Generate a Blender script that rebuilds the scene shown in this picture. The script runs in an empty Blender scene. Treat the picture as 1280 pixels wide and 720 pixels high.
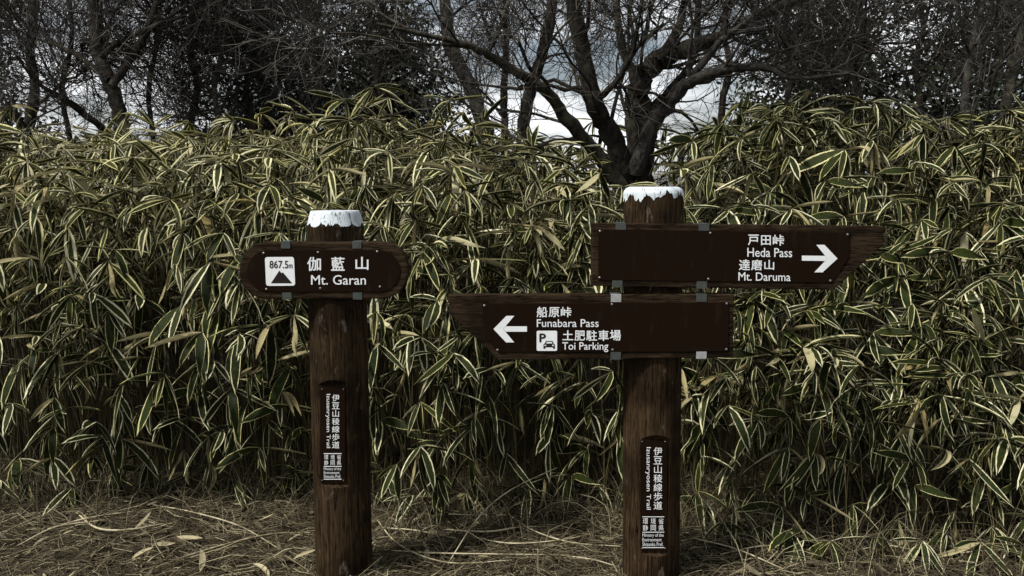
import bpy, math, random
import numpy as np
from math import radians, sin, cos, pi, tan, atan2, sqrt
from mathutils import Vector, Matrix, noise as mnoise

S = bpy.context.scene
COL = S.collection
R = random.Random(7)
NR = np.random.default_rng(7)

# ------------------------------------------------------------------ camera
CAM_H, PITCH, FPX = 1.42, radians(7.0), 1000.0
cd = bpy.data.cameras.new('camera')
cd.sensor_width = 36.0
cd.lens = 36.0 * FPX / 1280.0
cd.clip_start = 0.05
cd.clip_end = 20000
cam = bpy.data.objects.new('camera', cd)
COL.objects.link(cam)
cam.location = (0, 0, CAM_H)
cam.rotation_euler = (pi / 2 - PITCH, 0, 0)
S.camera = cam

# ------------------------------------------------------------------ sky, sun, exposure
SUN_EL, SUN_AZ = radians(52), radians(-120)      # azimuth clockwise from +Y
world = bpy.data.worlds.new('World')
S.world = world
world.use_nodes = True
wn, wl = world.node_tree.nodes, world.node_tree.links
wn.clear()
sky = wn.new('ShaderNodeTexSky')
sky.sky_type = 'NISHITA'
sky.sun_disc = False
sky.sun_elevation = SUN_EL
sky.sun_rotation = SUN_AZ % (2 * pi)
sky.air_density = 1.2
sky.dust_density = 2.0
tc = wn.new('ShaderNodeTexCoord')
sx = wn.new('ShaderNodeSeparateXYZ')
wl.new(tc.outputs['Generated'], sx.inputs[0])
zz = wn.new('ShaderNodeMath')
zz.operation = 'MAXIMUM'
zz.inputs[1].default_value = 0.0
wl.new(sx.outputs['Z'], zz.inputs[0])
za = wn.new('ShaderNodeMath')
za.operation = 'ADD'
za.inputs[1].default_value = 0.22
wl.new(zz.outputs[0], za.inputs[0])
vd = wn.new('ShaderNodeVectorMath')          # clouds lie on a layer overhead
vd.operation = 'DIVIDE'
wl.new(tc.outputs['Generated'], vd.inputs[0])
cz = wn.new('ShaderNodeCombineXYZ')
for k_ in range(3):
    wl.new(za.outputs[0], cz.inputs[k_])
wl.new(cz.outputs[0], vd.inputs[1])
nz = wn.new('ShaderNodeTexNoise')
nz.inputs['Scale'].default_value = 1.5
nz.inputs['Detail'].default_value = 7
wl.new(vd.outputs[0], nz.inputs['Vector'])
cr = wn.new('ShaderNodeValToRGB')
cr.color_ramp.elements[0].position = 0.42
cr.color_ramp.elements[0].color = (0.12, 0.12, 0.12, 1)
cr.color_ramp.elements[1].position = 0.58
cr.color_ramp.elements[1].color = (0.95, 0.95, 0.95, 1)
wl.new(nz.outputs['Fac'], cr.inputs['Fac'])
mx = wn.new('ShaderNodeMix')
mx.data_type = 'RGBA'
mx.inputs[7].default_value = (18.5, 19.0, 19.6, 1)       # thin bright cloud
wl.new(cr.outputs['Color'], mx.inputs[0])
wl.new(sky.outputs['Color'], mx.inputs[6])
bg = wn.new('ShaderNodeBackground')
bg.inputs['Strength'].default_value = 0.05
wl.new(mx.outputs[2], bg.inputs['Color'])
wo = wn.new('ShaderNodeOutputWorld')
wl.new(bg.outputs['Background'], wo.inputs['Surface'])

sd = bpy.data.lights.new('sun', 'SUN')
sd.energy = 5.0
sd.angle = radians(7)
sd.color = (1.0, 0.97, 0.92)
sun = bpy.data.objects.new('sun', sd)
COL.objects.link(sun)
to_sun = Vector((sin(SUN_AZ) * cos(SUN_EL), cos(SUN_AZ) * cos(SUN_EL), sin(SUN_EL)))
sun.rotation_euler = (-to_sun).to_track_quat('-Z', 'Y').to_euler()
sun.location = (-4, -3, 6)

S.view_settings.view_transform = 'Standard'
S.view_settings.look = 'None'
S.view_settings.gamma = 1
S.view_settings.exposure = 0.35
S.view_settings.use_curve_mapping = False


# ------------------------------------------------------------------ helpers
def at(px, py, Y):
    """photo pixel (1280x720) on the plane y = Y -> world x, z"""
    a, b = (px - 640) / FPX, (360 - py) / FPX
    dy = cos(PITCH) + b * sin(PITCH)
    dz = -sin(PITCH) + b * cos(PITCH)
    t = Y / dy
    return a * t, CAM_H + t * dz


def proj(x, y, z):
    zz = z - CAM_H
    dep = y * cos(PITCH) - zz * sin(PITCH)
    up = y * sin(PITCH) + zz * cos(PITCH)
    return 640 + FPX * x / dep, 360 - FPX * up / dep, dep


def P3(px, py, Y):
    x, z = at(px, py, Y)
    return Vector((x, Y, z))


def lerp(a, b, t):
    return a + (b - a) * t


def interp(pts, x):
    if x <= pts[0][0]:
        return pts[0][1]
    for (x0, y0), (x1, y1) in zip(pts, pts[1:]):
        if x <= x1:
            return lerp(y0, y1, (x - x0) / (x1 - x0))
    return pts[-1][1]


def mesh_obj(name, verts, faces, mat, parent=None, smooth=False, attrs=None, loc=None):
    me = bpy.data.meshes.new(name)
    if isinstance(verts, np.ndarray):
        verts = verts.reshape(-1, 3)
        fa = np.asarray(faces, dtype=np.int32)
        n = fa.shape[1]
        me.vertices.add(len(verts))
        me.vertices.foreach_set('co', verts.astype(np.float32).ravel())
        me.loops.add(fa.size)
        me.loops.foreach_set('vertex_index', fa.ravel())
        me.polygons.add(len(fa))
        me.polygons.foreach_set('loop_start', np.arange(0, fa.size, n, dtype=np.int32))
        me.polygons.foreach_set('loop_total', np.full(len(fa), n, dtype=np.int32))
        me.update(calc_edges=True)
    else:
        me.from_pydata([tuple(v) for v in verts], [], faces)
        me.update()
    if attrs:
        for k, v in attrs.items():
            a = me.attributes.new(k, 'FLOAT', 'POINT')
            a.data.foreach_set('value', np.asarray(v, dtype=np.float32).ravel())
    if smooth:
        me.polygons.foreach_set('use_smooth', np.ones(len(me.polygons), dtype=bool))
    if mat:
        me.materials.append(mat)
    o = bpy.data.objects.new(name, me)
    COL.objects.link(o)
    if parent:
        o.parent = parent
    if loc:
        o.location = loc
    return o


def empty(name, loc):
    o = bpy.data.objects.new(name, None)
    o.empty_display_size = 0.1
    COL.objects.link(o)
    o.location = loc
    return o


def tag(o, label=None, cat=None, group=None, kind=None):
    if label:
        o['label'] = label
    if cat:
        o['category'] = cat
    if group:
        o['group'] = group
    if kind:
        o['kind'] = kind
    return o


class N:
    """small node-tree writer"""
    def __init__(self, name):
        self.m = bpy.data.materials.new(name)
        self.m.use_nodes = True
        self.t = self.m.node_tree
        self.t.nodes.clear()
        self.out = self.t.nodes.new('ShaderNodeOutputMaterial')

    def node(self, kind, **inp):
        n = self.t.nodes.new(kind)
        for k, v in inp.items():
            self.set(n, k.replace('_', ' '), v)
        return n

    def set(self, n, k, v):
        s = n.inputs[int(k)] if str(k).isdigit() else n.inputs[k]
        if isinstance(v, bpy.types.NodeSocket):
            self.t.links.new(v, s)
        else:
            s.default_value = v

    def math(self, op, a, b=0.0, c=None):
        n = self.t.nodes.new('ShaderNodeMath')
        n.operation = op
        self.set(n, 0, a)
        self.set(n, 1, b)
        if c is not None:
            self.set(n, 2, c)
        return n.outputs[0]

    def ramp(self, v, lo, hi, a=0.0, b=1.0):
        n = self.t.nodes.new('ShaderNodeMapRange')
        n.interpolation_type = 'SMOOTHSTEP'
        for k, x in zip(range(5), (v, lo, hi, a, b)):
            self.set(n, k, x)
        return n.outputs[0]

    def mix(self, f, a, b):
        n = self.t.nodes.new('ShaderNodeMix')
        n.data_type = 'RGBA'
        self.set(n, 0, f)
        for k, v in ((6, a), (7, b)):
            self.set(n, k, v if isinstance(v, bpy.types.NodeSocket) else (*v, 1))
        return n.outputs[2]

    def attr(self, name):
        n = self.t.nodes.new('ShaderNodeAttribute')
        n.attribute_name = name
        return n.outputs['Fac']

    def coord(self, scale=(1, 1, 1), which='Object'):
        c = self.t.nodes.new('ShaderNodeTexCoord')
        m = self.t.nodes.new('ShaderNodeMapping')
        m.inputs['Scale'].default_value = scale
        self.t.links.new(c.outputs[which], m.inputs['Vector'])
        return m.outputs['Vector']

    def noise(self, vec, scale=5.0, detail=4.0, rough=0.55):
        n = self.t.nodes.new('ShaderNodeTexNoise')
        self.t.links.new(vec, n.inputs['Vector'])
        n.inputs['Scale'].default_value = scale
        n.inputs['Detail'].default_value = detail
        n.inputs['Roughness'].default_value = rough
        return n.outputs['Fac']

    def bsdf(self, col, rough=0.6, spec=0.3, metal=0.0, bump=None, bdist=0.002, trans=0.0):
        p = self.t.nodes.new('ShaderNodeBsdfPrincipled')
        self.set(p, 'Base Color', col if isinstance(col, bpy.types.NodeSocket) else (*col, 1))
        self.set(p, 'Roughness', rough)
        self.set(p, 'Specular IOR Level', spec)
        self.set(p, 'Metallic', metal)
        if bump is not None:
            b = self.t.nodes.new('ShaderNodeBump')
            b.inputs['Distance'].default_value = bdist
            b.inputs['Strength'].default_value = 1.0
            self.t.links.new(bump, b.inputs['Height'])
            self.t.links.new(b.outputs['Normal'], p.inputs['Normal'])
        sh = p.outputs['BSDF']
        if trans > 0:
            tr = self.t.nodes.new('ShaderNodeBsdfTranslucent')
            self.set(tr, 'Color', col if isinstance(col, bpy.types.NodeSocket) else (*col, 1))
            ms = self.t.nodes.new('ShaderNodeMixShader')
            ms.inputs[0].default_value = trans
            self.t.links.new(sh, ms.inputs[1])
            self.t.links.new(tr.outputs[0], ms.inputs[2])
            sh = ms.outputs[0]
        self.t.links.new(sh, self.out.inputs['Surface'])
        return self.m


# ------------------------------------------------------------------ materials
def mat_wood(name, c0, c1, axis, pale=0.0, seed=0.0):
    n = N(name)
    sc = [26, 26, 26]
    sc[axis] = 1.3
    v = n.coord(tuple(sc))
    g = n.noise(v, 3.0, 8, 0.65)
    fine = n.noise(v, 12.0, 4, 0.7)
    big = n.noise(n.coord((3, 3, 3)), 1.6 + seed, 3)
    col = n.mix(n.ramp(g, 0.33, 0.68), c0, c1)
    crack = n.ramp(fine, 0.37, 0.44)
    col = n.mix(crack, tuple(x * 0.25 for x in c0), col)
    col = n.mix(n.math('MULTIPLY', n.ramp(big, 0.42, 0.62), 0.7), col, tuple(x * 0.45 for x in c0))
    if pale > 0:
        sp = n.noise(n.coord((14, 14, 6)), 2.0, 5)
        col = n.mix(n.math('MULTIPLY', n.ramp(sp, 0.62, 0.72), pale), col, (0.16, 0.13, 0.10))
    h = n.math('ADD', n.math('MULTIPLY', g, 0.6), n.math('MULTIPLY', crack, 0.5))
    return n.bsdf(col, 0.82, 0.04, bump=h, bdist=0.005)


M_POST = mat_wood('stained_log', (0.016, 0.0098, 0.0050), (0.052, 0.033, 0.017), 2, 0.5)
M_BOARD = mat_wood('stained_board', (0.012, 0.0075, 0.0042), (0.040, 0.026, 0.015), 0, 0.0, 0.7)

n = N('brown_sign_plate')
pn = n.noise(n.coord((1, 1, 1)), 6, 4)
pw = n.noise(n.coord((9, 9, 2.2)), 3.0, 7, 0.7)
M_PLATE = n.bsdf(n.mix(n.math('MULTIPLY', n.ramp(pw, 0.52, 0.72), 0.35), n.mix(pn, (0.0072, 0.0036, 0.0018), (0.0105, 0.0055, 0.0028)), (0.022, 0.016, 0.011)), n.ramp(pn, 0.2, 0.8, 0.5, 0.65), 0.03)
n = N('white_print')
pn = n.noise(n.coord((1, 1, 1)), 30, 4)
pw = n.noise(n.coord((1, 1, 1)), 190, 5, 0.7)
M_WHITE = n.bsdf(n.mix(n.math('MULTIPLY', n.ramp(pw, 0.58, 0.70), 0.6), n.mix(pn, (0.60, 0.62, 0.62), (0.78, 0.79, 0.79)), (0.22, 0.20, 0.18)), 0.5, 0.1)
n = N('dark_print')
M_DARK = n.bsdf((0.012, 0.009, 0.007), 0.5, 0.2)
n = N('white_post_paint')
v = n.coord((40, 40, 3))
g = n.noise(v, 2.5, 6, 0.7)
d = n.noise(n.coord((1, 1, 1)), 18, 5)
col = n.mix(n.ramp(g, 0.38, 0.46), (0.10, 0.085, 0.07), (0.52, 0.57, 0.60))
col = n.mix(n.math('MULTIPLY', n.ramp(d, 0.48, 0.7), 0.5), col, (0.34, 0.37, 0.38))
M_PAINT = n.bsdf(col, 0.6, 0.25, bump=g, bdist=0.003)
n = N('galvanised_steel')
d = n.noise(n.coord((1, 1, 1)), 60, 5)
M_STEEL = n.bsdf(n.mix(d, (0.030, 0.036, 0.031), (0.075, 0.084, 0.076)), 0.6, 0.2, metal=0.2)
n = N('bright_steel')
d = n.noise(n.coord((1, 1, 1)), 70, 5)
M_STEEL2 = n.bsdf(n.mix(d, (0.20, 0.21, 0.21), (0.46, 0.47, 0.46)), 0.5, 0.5, metal=0.3)
n = N('screw_metal')
M_SCREW = n.bsdf((0.22, 0.20, 0.18), 0.45, 0.5, metal=0.8)


def mat_leaf(name):
    """winter dwarf-bamboo leaf: dark green blade, straw margin, some wholly straw"""
    n = N(name)
    u, v, r = n.attr('lu'), n.attr('lv'), n.attr('lr')
    r2 = n.math('FRACT', n.math('MULTIPLY', r, 17.31))
    r3 = n.math('FRACT', n.math('MULTIPLY', r, 91.7))
    av = n.math('ABSOLUTE', v)
    wob = n.noise(n.coord((1, 1, 1), 'Object'), 45, 3)
    wob = n.math('MULTIPLY', n.math('SUBTRACT', wob, 0.5), 0.34)
    edge = n.math('ADD', av, wob)
    # margins widen towards the tip
    edge = n.math('ADD', edge, n.ramp(u, 0.62, 1.0, 0.0, 0.35))
    lb = n.attr('lb')
    thr = n.math('SUBTRACT', n.ramp(r2, 0.0, 1.0, 0.92, 0.76), n.math('MULTIPLY', lb, 0.42))
    marg = n.ramp(n.math('SUBTRACT', edge, thr), -0.05, 0.05)
    # fine parallel veins
    vein = n.math('SINE', n.math('MULTIPLY', v, 34.0))
    green = n.mix(r3, (0.008, 0.015, 0.004), (0.026, 0.036, 0.007))
    green = n.mix(n.ramp(vein, -1, 1, 0.0, 0.30), green, (0.034, 0.042, 0.011))
    green = n.mix(n.math('MULTIPLY', lb, 0.45), green, (0.080, 0.086, 0.026))
    straw = n.mix(r2, (0.54, 0.50, 0.18), (0.78, 0.74, 0.50))
    straw = n.mix(n.ramp(vein, -1, 1, 0.0, 0.22), straw, (0.30, 0.24, 0.10))
    col = n.mix(marg, green, straw)
    dry = n.ramp(r, 0.90, 0.91)
    drycol = n.mix(r3, (0.28, 0.22, 0.08), (0.64, 0.61, 0.38))
    drycol = n.mix(n.ramp(vein, -1, 1, 0.0, 0.35), drycol, (0.20, 0.14, 0.06))
    col = n.mix(dry, col, drycol)
    blotch = n.noise(n.coord((1, 1, 1), 'Object'), 14, 4)
    col = n.mix(n.math('MULTIPLY', n.ramp(blotch, 0.56, 0.68), n.math('MULTIPLY_ADD', dry, 0.5, 0.25)), col, (0.12, 0.095, 0.03))
    return n.bsdf(col, 0.5, 0.11, bump=vein, bdist=0.0008, trans=0.10)


M_LEAF = mat_leaf('striped_bamboo_leaf')
n = N('bamboo_culm')
d = n.noise(n.coord((1, 1, 1), 'Object'), 9, 4)
M_CULM = n.bsdf(n.mix(d, (0.022, 0.020, 0.008), (0.10, 0.078, 0.035)), 0.5, 0.3)
n = N('dry_straw')
r = n.attr('lr')
c = n.mix(r, (0.042, 0.032, 0.018), (0.46, 0.40, 0.24))
d = n.noise(n.coord((1, 1, 1), 'Object'), 40, 3)
M_STRAW = n.bsdf(n.mix(n.math('MULTIPLY', d, 0.6), c, (0.075, 0.062, 0.040)), 0.6, 0.12)
n = N('pale_dry_stalk')
d = n.noise(n.coord((1, 1, 1), 'Object'), 16, 4)
M_STALK = n.bsdf(n.mix(n.ramp(d, 0.35, 0.65), (0.14, 0.11, 0.06), (0.42, 0.37, 0.24)), 0.5, 0.3)
n = N('leaf_mould_soil')
vv = n.coord((1, 1, 1))
d = n.noise(vv, 28, 6, 0.7)
d2 = n.noise(vv, 3.0, 4)
c = n.mix(n.ramp(d, 0.35, 0.7), (0.010, 0.008, 0.005), (0.055, 0.045, 0.029))
M_SOIL = n.bsdf(n.mix(n.ramp(d2, 0.4, 0.65), c, (0.03, 0.025, 0.015)), 0.85, 0.05, bump=d, bdist=0.02)


def mat_bark(name, c0, c1, lichen):
    n = N(name)
    v = n.coord((1, 1, 0.45))
    g = n.noise(v, 34, 6, 0.7)
    b = n.noise(n.coord((1, 1, 1)), 7, 5, 0.6)
    col = n.mix(n.ramp(g, 0.35, 0.68), c0, c1)
    col = n.mix(n.math('MULTIPLY', n.ramp(b, 0.5, 0.66), lichen), col, (0.115, 0.11, 0.075))
    return n.bsdf(col, 0.8, 0.15, bump=g, bdist=0.03)


M_BARK = mat_bark('dark_bark', (0.010, 0.008, 0.006), (0.045, 0.038, 0.029), 0.45)
M_BARK_L = mat_bark('lichen_bark', (0.014, 0.012, 0.008), (0.062, 0.054, 0.038), 0.7)
M_BARK_G = mat_bark('grey_bark', (0.018, 0.016, 0.014), (0.075, 0.069, 0.060), 0.3)
n = N('twig_bark')
d = n.noise(n.coord((1, 1, 1)), 5, 4)
tr_ = n.math('POWER', n.attr('lr'), 2.0)
M_TWIG = n.bsdf(n.mix(n.math('MULTIPLY', tr_, n.ramp(d, 0.35, 0.6)), (0.014, 0.012, 0.010), (0.15, 0.138, 0.12)), 0.75, 0.1)
n = N('dark_evergreen_leaf')
r = n.attr('lr')
M_EVER = n.bsdf(n.mix(r, (0.010, 0.013, 0.006), (0.030, 0.034, 0.016)), 0.5, 0.25)


# ------------------------------------------------------------------ ground: one sheet to the horizon
def ground_z(x, y):
    f = 1.0 if y < 8 else max(0.0, 1 - (y - 8) / 8)
    return (0.035 * mnoise.noise(Vector((x * 0.9, y * 0.9, 0.3))) + 0.012 * mnoise.noise(Vector((x * 5, y * 5, 2)))) * f - 0.01


def make_ground():
    xs = sorted(set([-9000, -2500, -600, -150, -50, -25, -14] + [round(-10 + 0.14 * i, 3) for i in range(144)] + [14, 25, 50, 150, 600, 2500, 9000]))
    ys = sorted(set([-600, -120, -30, -12, -6, -3] + [round(-1 + 0.14 * i, 3) for i in range(80)] + [12, 15, 20, 30, 60, 150, 500, 1500, 4000, 12000]))
    vs = [(x, y, ground_z(x, y) if abs(x) < 16 and -4 < y < 20 else -0.01) for y in ys for x in xs]
    w = len(xs)
    fs = [(j * w + i, j * w + i + 1, (j + 1) * w + i + 1, (j + 1) * w + i) for j in range(len(ys) - 1) for i in range(w - 1)]
    o = mesh_obj('ground', vs, fs, M_SOIL, smooth=True)
    tag(o, kind='structure')


make_ground()


# ------------------------------------------------------------------ tubes
def tube_arrays(lines, k):
    V, F, A = [], [], []
    base = 0
    ang = np.arange(k) * (2 * pi / k)
    ca, sa = np.cos(ang), np.sin(ang)
    for pts, rad, val in lines:
        p = np.asarray(pts, dtype=np.float64)
        rr = np.asarray(rad, dtype=np.float64)
        m = len(p)
        t = np.empty_like(p)
        t[1:-1] = p[2:] - p[:-2]
        t[0] = p[1] - p[0]
        t[-1] = p[-1] - p[-2]
        t /= np.linalg.norm(t, axis=1)[:, None] + 1e-9
        ref = np.array((0.31, 0.17, 0.93)) if abs(t[m // 2][2]) < 0.8 else np.array((0.93, 0.31, 0.17))
        a = np.cross(t, ref)
        a /= np.linalg.norm(a, axis=1)[:, None] + 1e-9
        b = np.cross(t, a)
        v = p[:, None, :] + rr[:, None, None] * (a[:, None, :] * ca[None, :, None] + b[:, None, :] * sa[None, :, None])
        V.append(v.reshape(-1, 3))
        idx = base + np.arange(m * k).reshape(m, k)
        nx = np.roll(idx, -1, axis=1)
        F.append(np.stack([idx[:-1], nx[:-1], nx[1:], idx[1:]], axis=-1).reshape(-1, 4))
        A.append(np.full(m * k, val))
        base += m * k
    return np.concatenate(V), np.concatenate(F), np.concatenate(A)


def tubes(name, lines, k, mat, parent=None, off=None):
    V, F, A = tube_arrays(lines, k)
    if off is not None:
        V = V - np.array(off)
    return mesh_obj(name, V, F, mat, parent, smooth=True, attrs={'lr': A})


# ------------------------------------------------------------------ signposts
def lathe(profile, seg):
    vs, fs = [], []
    for r, z in profile:
        for i in range(seg):
            a = 2 * pi * i / seg
            vs.append((r * cos(a), r * sin(a), z))
    for j in range(len(profile) - 1):
        for i in range(seg):
            a, b = j * seg + i, j * seg + (i + 1) % seg
            fs.append((a, b, b + seg, a + seg))
    fs.append(tuple(range(seg - 1, -1, -1)))
    fs.append(tuple(range((len(profile) - 1) * seg, len(profile) * seg)))
    return vs, fs


def boolean_cut(o, cutters):
    for c in cutters:
        m = o.modifiers.new('cut', 'BOOLEAN')
        m.operation = 'DIFFERENCE'
        m.solver = 'EXACT'
        m.object = c
    dg = bpy.context.evaluated_depsgraph_get()
    me = bpy.data.meshes.new_from_object(o.evaluated_get(dg))
    o.modifiers.clear()
    old = o.data
    o.data = me
    bpy.data.meshes.remove(old)
    for c in cutters:
        d = c.data
        bpy.data.objects.remove(c)
        bpy.data.meshes.remove(d)


def prism(name, poly, y0, y1, mat, parent, off, bevel=0.0, rough=0.0):
    """extrude an x-z polygon (counter-clockwise seen from -y) from y0 (front) to y1, front edges chamfered"""
    import bmesh
    bm = bmesh.new()
    f = [bm.verts.new((x - off[0], y0 - off[1], z - off[2])) for x, z in poly]
    b = [bm.verts.new((x - off[0], y1 - off[1], z - off[2])) for x, z in poly]
    k = len(poly)
    bm.faces.new(f)
    bm.faces.new(b[::-1])
    for i in range(k):
        j = (i + 1) % k
        bm.faces.new((f[i], b[i], b[j], f[j]))
    bmesh.ops.recalc_face_normals(bm, faces=bm.faces)
    if bevel > 0:
        bmesh.ops.bevel(bm, geom=list(bm.edges), offset=bevel, segments=2, affect='EDGES', profile=0.6, clamp_overlap=True)
    me = bpy.data.meshes.new(name)
    bm.to_mesh(me)
    bm.free()
    me.materials.append(mat)
    o = bpy.data.objects.new(name, me)
    COL.objects.link(o)
    o.parent = parent
    return o


def text_mesh(s, bold):
    c = bpy.data.curves.new('lettering', 'FONT')
    c.body = s
    c.offset = bold
    c.resolution_u = 3
    o = bpy.data.objects.new('lettering', c)
    COL.objects.link(o)
    dg = bpy.context.evaluated_depsgraph_get()
    me = bpy.data.meshes.new_from_object(o.evaluated_get(dg))
    vs = np.array([v.co[:2] for v in me.vertices])
    fs = [tuple(p.vertices) for p in me.polygons]
    bpy.data.objects.remove(o)
    bpy.data.curves.remove(c)
    bpy.data.meshes.remove(me)
    lo, hi = vs.min(0), vs.max(0)
    return (vs - lo) / (hi - lo), fs


def lettering(items, Y, mat, parent, off, roll=0.0, bold=0.022, name='lettering', rot90=False):
    """items: (string, px box x0,y0,x1,y1) printed on the plane y = Y"""
    V, F = [], []
    for s, (x0, y0, x1, y1) in items:
        vs, fs = text_mesh(s, 0.0)
        g = bold * (x1 - x0 if len(s) == 1 else (y1 - y0))      # stroke gain in px
        if rot90:
            g = bold * (x1 - x0)
        x0, x1, y0, y1 = x0 + g, x1 - g, y0 + g, y1 - g
        mxp = (x0 + x1) / 2
        for q in range(9):
            ox, oy = ((0, 0) if q == 8 else (g * cos(q * pi / 4), g * sin(q * pi / 4)))
            b = len(V)
            yy = Y - 0.00004 * q
            for a, c in vs:
                if rot90:                       # reads downwards, tops of the letters to the right
                    px, py = x0 + c * (x1 - x0), y0 + a * (y1 - y0)
                else:
                    px, py = x0 + a * (x1 - x0), y1 - c * (y1 - y0)
                px += ox
                py += oy + (px - mxp) * roll
                x, z = at(px, py, yy)
                V.append((x - off[0], yy - off[1], z - off[2]))
            F += [tuple(i + b for i in f) for f in fs]
    return mesh_obj(name, V, F, mat, parent)


def flat(name, polys, Y, mat, parent, off):
    V, F = [], []
    for poly in polys:
        b = len(V)
        for px, py in poly:
            x, z = at(px, py, Y)
            V.append((x - off[0], Y - off[1], z - off[2]))
        F.append(tuple(range(b, b + len(poly))))
    return mesh_obj(name, V, F, mat, parent)


def rrect(x0, y0, x1, y1, r, n=5):
    pts = []
    for cx, cy, a0 in ((x1 - r, y0 + r, -90), (x1 - r, y1 - r, 0), (x0 + r, y1 - r, 90), (x0 + r, y0 + r, 180)):
        for i in range(n + 1):
            a = radians(a0 + 90 * i / n)
            pts.append((cx + r * cos(a), cy + r * sin(a)))
    return pts


def clip(px, py, w, h, Y0, Y1, up, parent, off, mat):
    """folded steel tab: hooks over the plank edge and lies on its face; up = +1 top edge, -1 bottom edge"""
    x, z = at(px, py, Y0)
    s = Y0 / 1000.0
    w *= s
    h *= s
    t = 0.0025
    prof = [(Y0 - t, z - up * h), (Y0 - t, z + up * t), (Y1 + 0.004, z + up * t), (Y1 + 0.004, z), (Y0 + 0.0005, z + up * 0.0005), (Y0 + 0.0005, z - up * h)]
    V = []
    for xx in (x - w / 2, x + w / 2):
        V += [(xx - off[0], y - off[1], zz - off[2]) for y, zz in prof]
    F = [tuple(range(6)), tuple(range(11, 5, -1))] + [(i, i + 6, (i + 1) % 6 + 6, (i + 1) % 6) for i in range(6)]
    o = mesh_obj('clip', V, F, mat, parent)
    return o


def screw(px, py, Y, parent, off, r=0.0042):
    x, z = at(px, py, Y)
    V, F = [], []
    k = 10
    for j, (rr, dy) in enumerate(((1.0, 0.0), (0.92, -0.0012), (0.55, -0.0022))):
        V += [(x + r * rr * cos(2 * pi * i / k) - off[0], Y + dy - off[1], z + r * rr * sin(2 * pi * i / k) - off[2]) for i in range(k)]
    for j in range(2):
        F += [(j * k + i, j * k + (i + 1) % k, (j + 1) * k + (i + 1) % k, (j + 1) * k + i) for i in range(k)]
    F.append(tuple(range(2 * k, 3 * k)))
    return mesh_obj('screw', V, F, M_SCREW, parent)


def make_post(root, base, top_x, H, r_low, r_cap, cap_h, inset, z_split, niche, drip, seed, rnd):
    """round log with chamfered top, a flat niche for the name plate and a coat of white paint on the head"""
    rg = random.Random(seed)
    prof = [(r_low * 1.02, -0.35), (r_low * 1.01, 0.02)]
    for i in range(1, 24):
        z = 0.02 + (z_split - 0.02) * i / 23
        prof.append((r_low * (1.0 - 0.006 * i / 23), z))
    prof += [(r_cap, z_split + 0.012), (r_cap, H - cap_h)]
    if rnd:
        for i in range(1, 7):
            a = i / 6 * pi / 2
            prof.append((r_cap - inset * (1 - cos(a)), H - cap_h * 0.62 + cap_h * 0.62 * sin(a)))
    else:
        prof += [(r_cap - inset, H - 0.004), (r_cap - inset - 0.003, H)]
    seg = 64
    vs, fs = lathe(prof, seg)
    lean = (top_x - base[0]) / H
    vs2 = []
    for x, y, z in vs:
        a = atan2(y, x)
        wob = 1 + 0.006 * mnoise.noise(Vector((cos(a) * 1.4, sin(a) * 1.4, z * 1.5 + seed))) + 0.010 * mnoise.noise(Vector((cos(a) * 6, sin(a) * 6, z * 0.3 + seed)))
        vs2.append((x * wob + lean * z, y * wob, z))
    post = mesh_obj('post', vs2, fs, M_POST, root, smooth=False)
    # niche cutter in root coordinates: flat back, sloping top and foot
    yb, z0, z1, xw0, xw1 = niche
    yo = -r_low - 0.05
    sl = 0.085
    pr = [(yb, z0), (yb, z1), (yo, z1 + sl), (yo, z0 - 0.02)]
    V = [(xw0, y, z) for y, z in pr] + [(xw1, y, z) for y, z in pr]
    F = [(0, 1, 2, 3), (7, 6, 5, 4), (0, 4, 5, 1), (1, 5, 6, 2), (2, 6, 7, 3), (3, 7, 4, 0)]
    cut = mesh_obj('cutter', V, F, None)
    import bmesh
    bm = bmesh.new()
    bm.from_mesh(cut.data)
    bmesh.ops.recalc_face_normals(bm, faces=bm.faces)
    bm.to_mesh(cut.data)
    bm.free()
    cut.location = root.location
    bpy.context.view_layer.update()
    boolean_cut(post, [cut])
    post.data.materials.clear()
    post.data.materials.append(M_POST)
    # paint
    def rad(z):
        pp = prof
        for (ra, za), (rb, zb) in zip(pp, pp[1:]):
            if za <= z <= zb:
                return lerp(ra, rb, (z - za) / max(zb - za, 1e-6))
        return pp[-1][0]
    sg, rows = 160, 9
    V, F = [], []
    for i in range(sg):
        a = 2 * pi * i / sg
        zl = H - drip(a, rg)
        for j in range(rows):
            z = lerp(zl, H, j / (rows - 1))
            wob = 1 + 0.006 * mnoise.noise(Vector((cos(a) * 1.4, sin(a) * 1.4, z * 1.5 + seed))) + 0.010 * mnoise.noise(Vector((cos(a) * 6, sin(a) * 6, z * 0.3 + seed)))
            rr = (rad(z) + 0.0016) * wob
            V.append((rr * cos(a) + lean * z, rr * sin(a), z + (0.0016 if j == rows - 1 else 0)))
    c = len(V)
    V.append((lean * H, 0, H + 0.0018))
    for i in range(sg):
        k = (i + 1) % sg
        for j in range(rows - 1):
            F.append((i * rows + j, k * rows + j, k * rows + j + 1, i * rows + j + 1))
        F.append((i * rows + rows - 1, k * rows + rows - 1, c))
    paint = mesh_obj('white_paint', V, F, M_PAINT, post)
    return post


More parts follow.
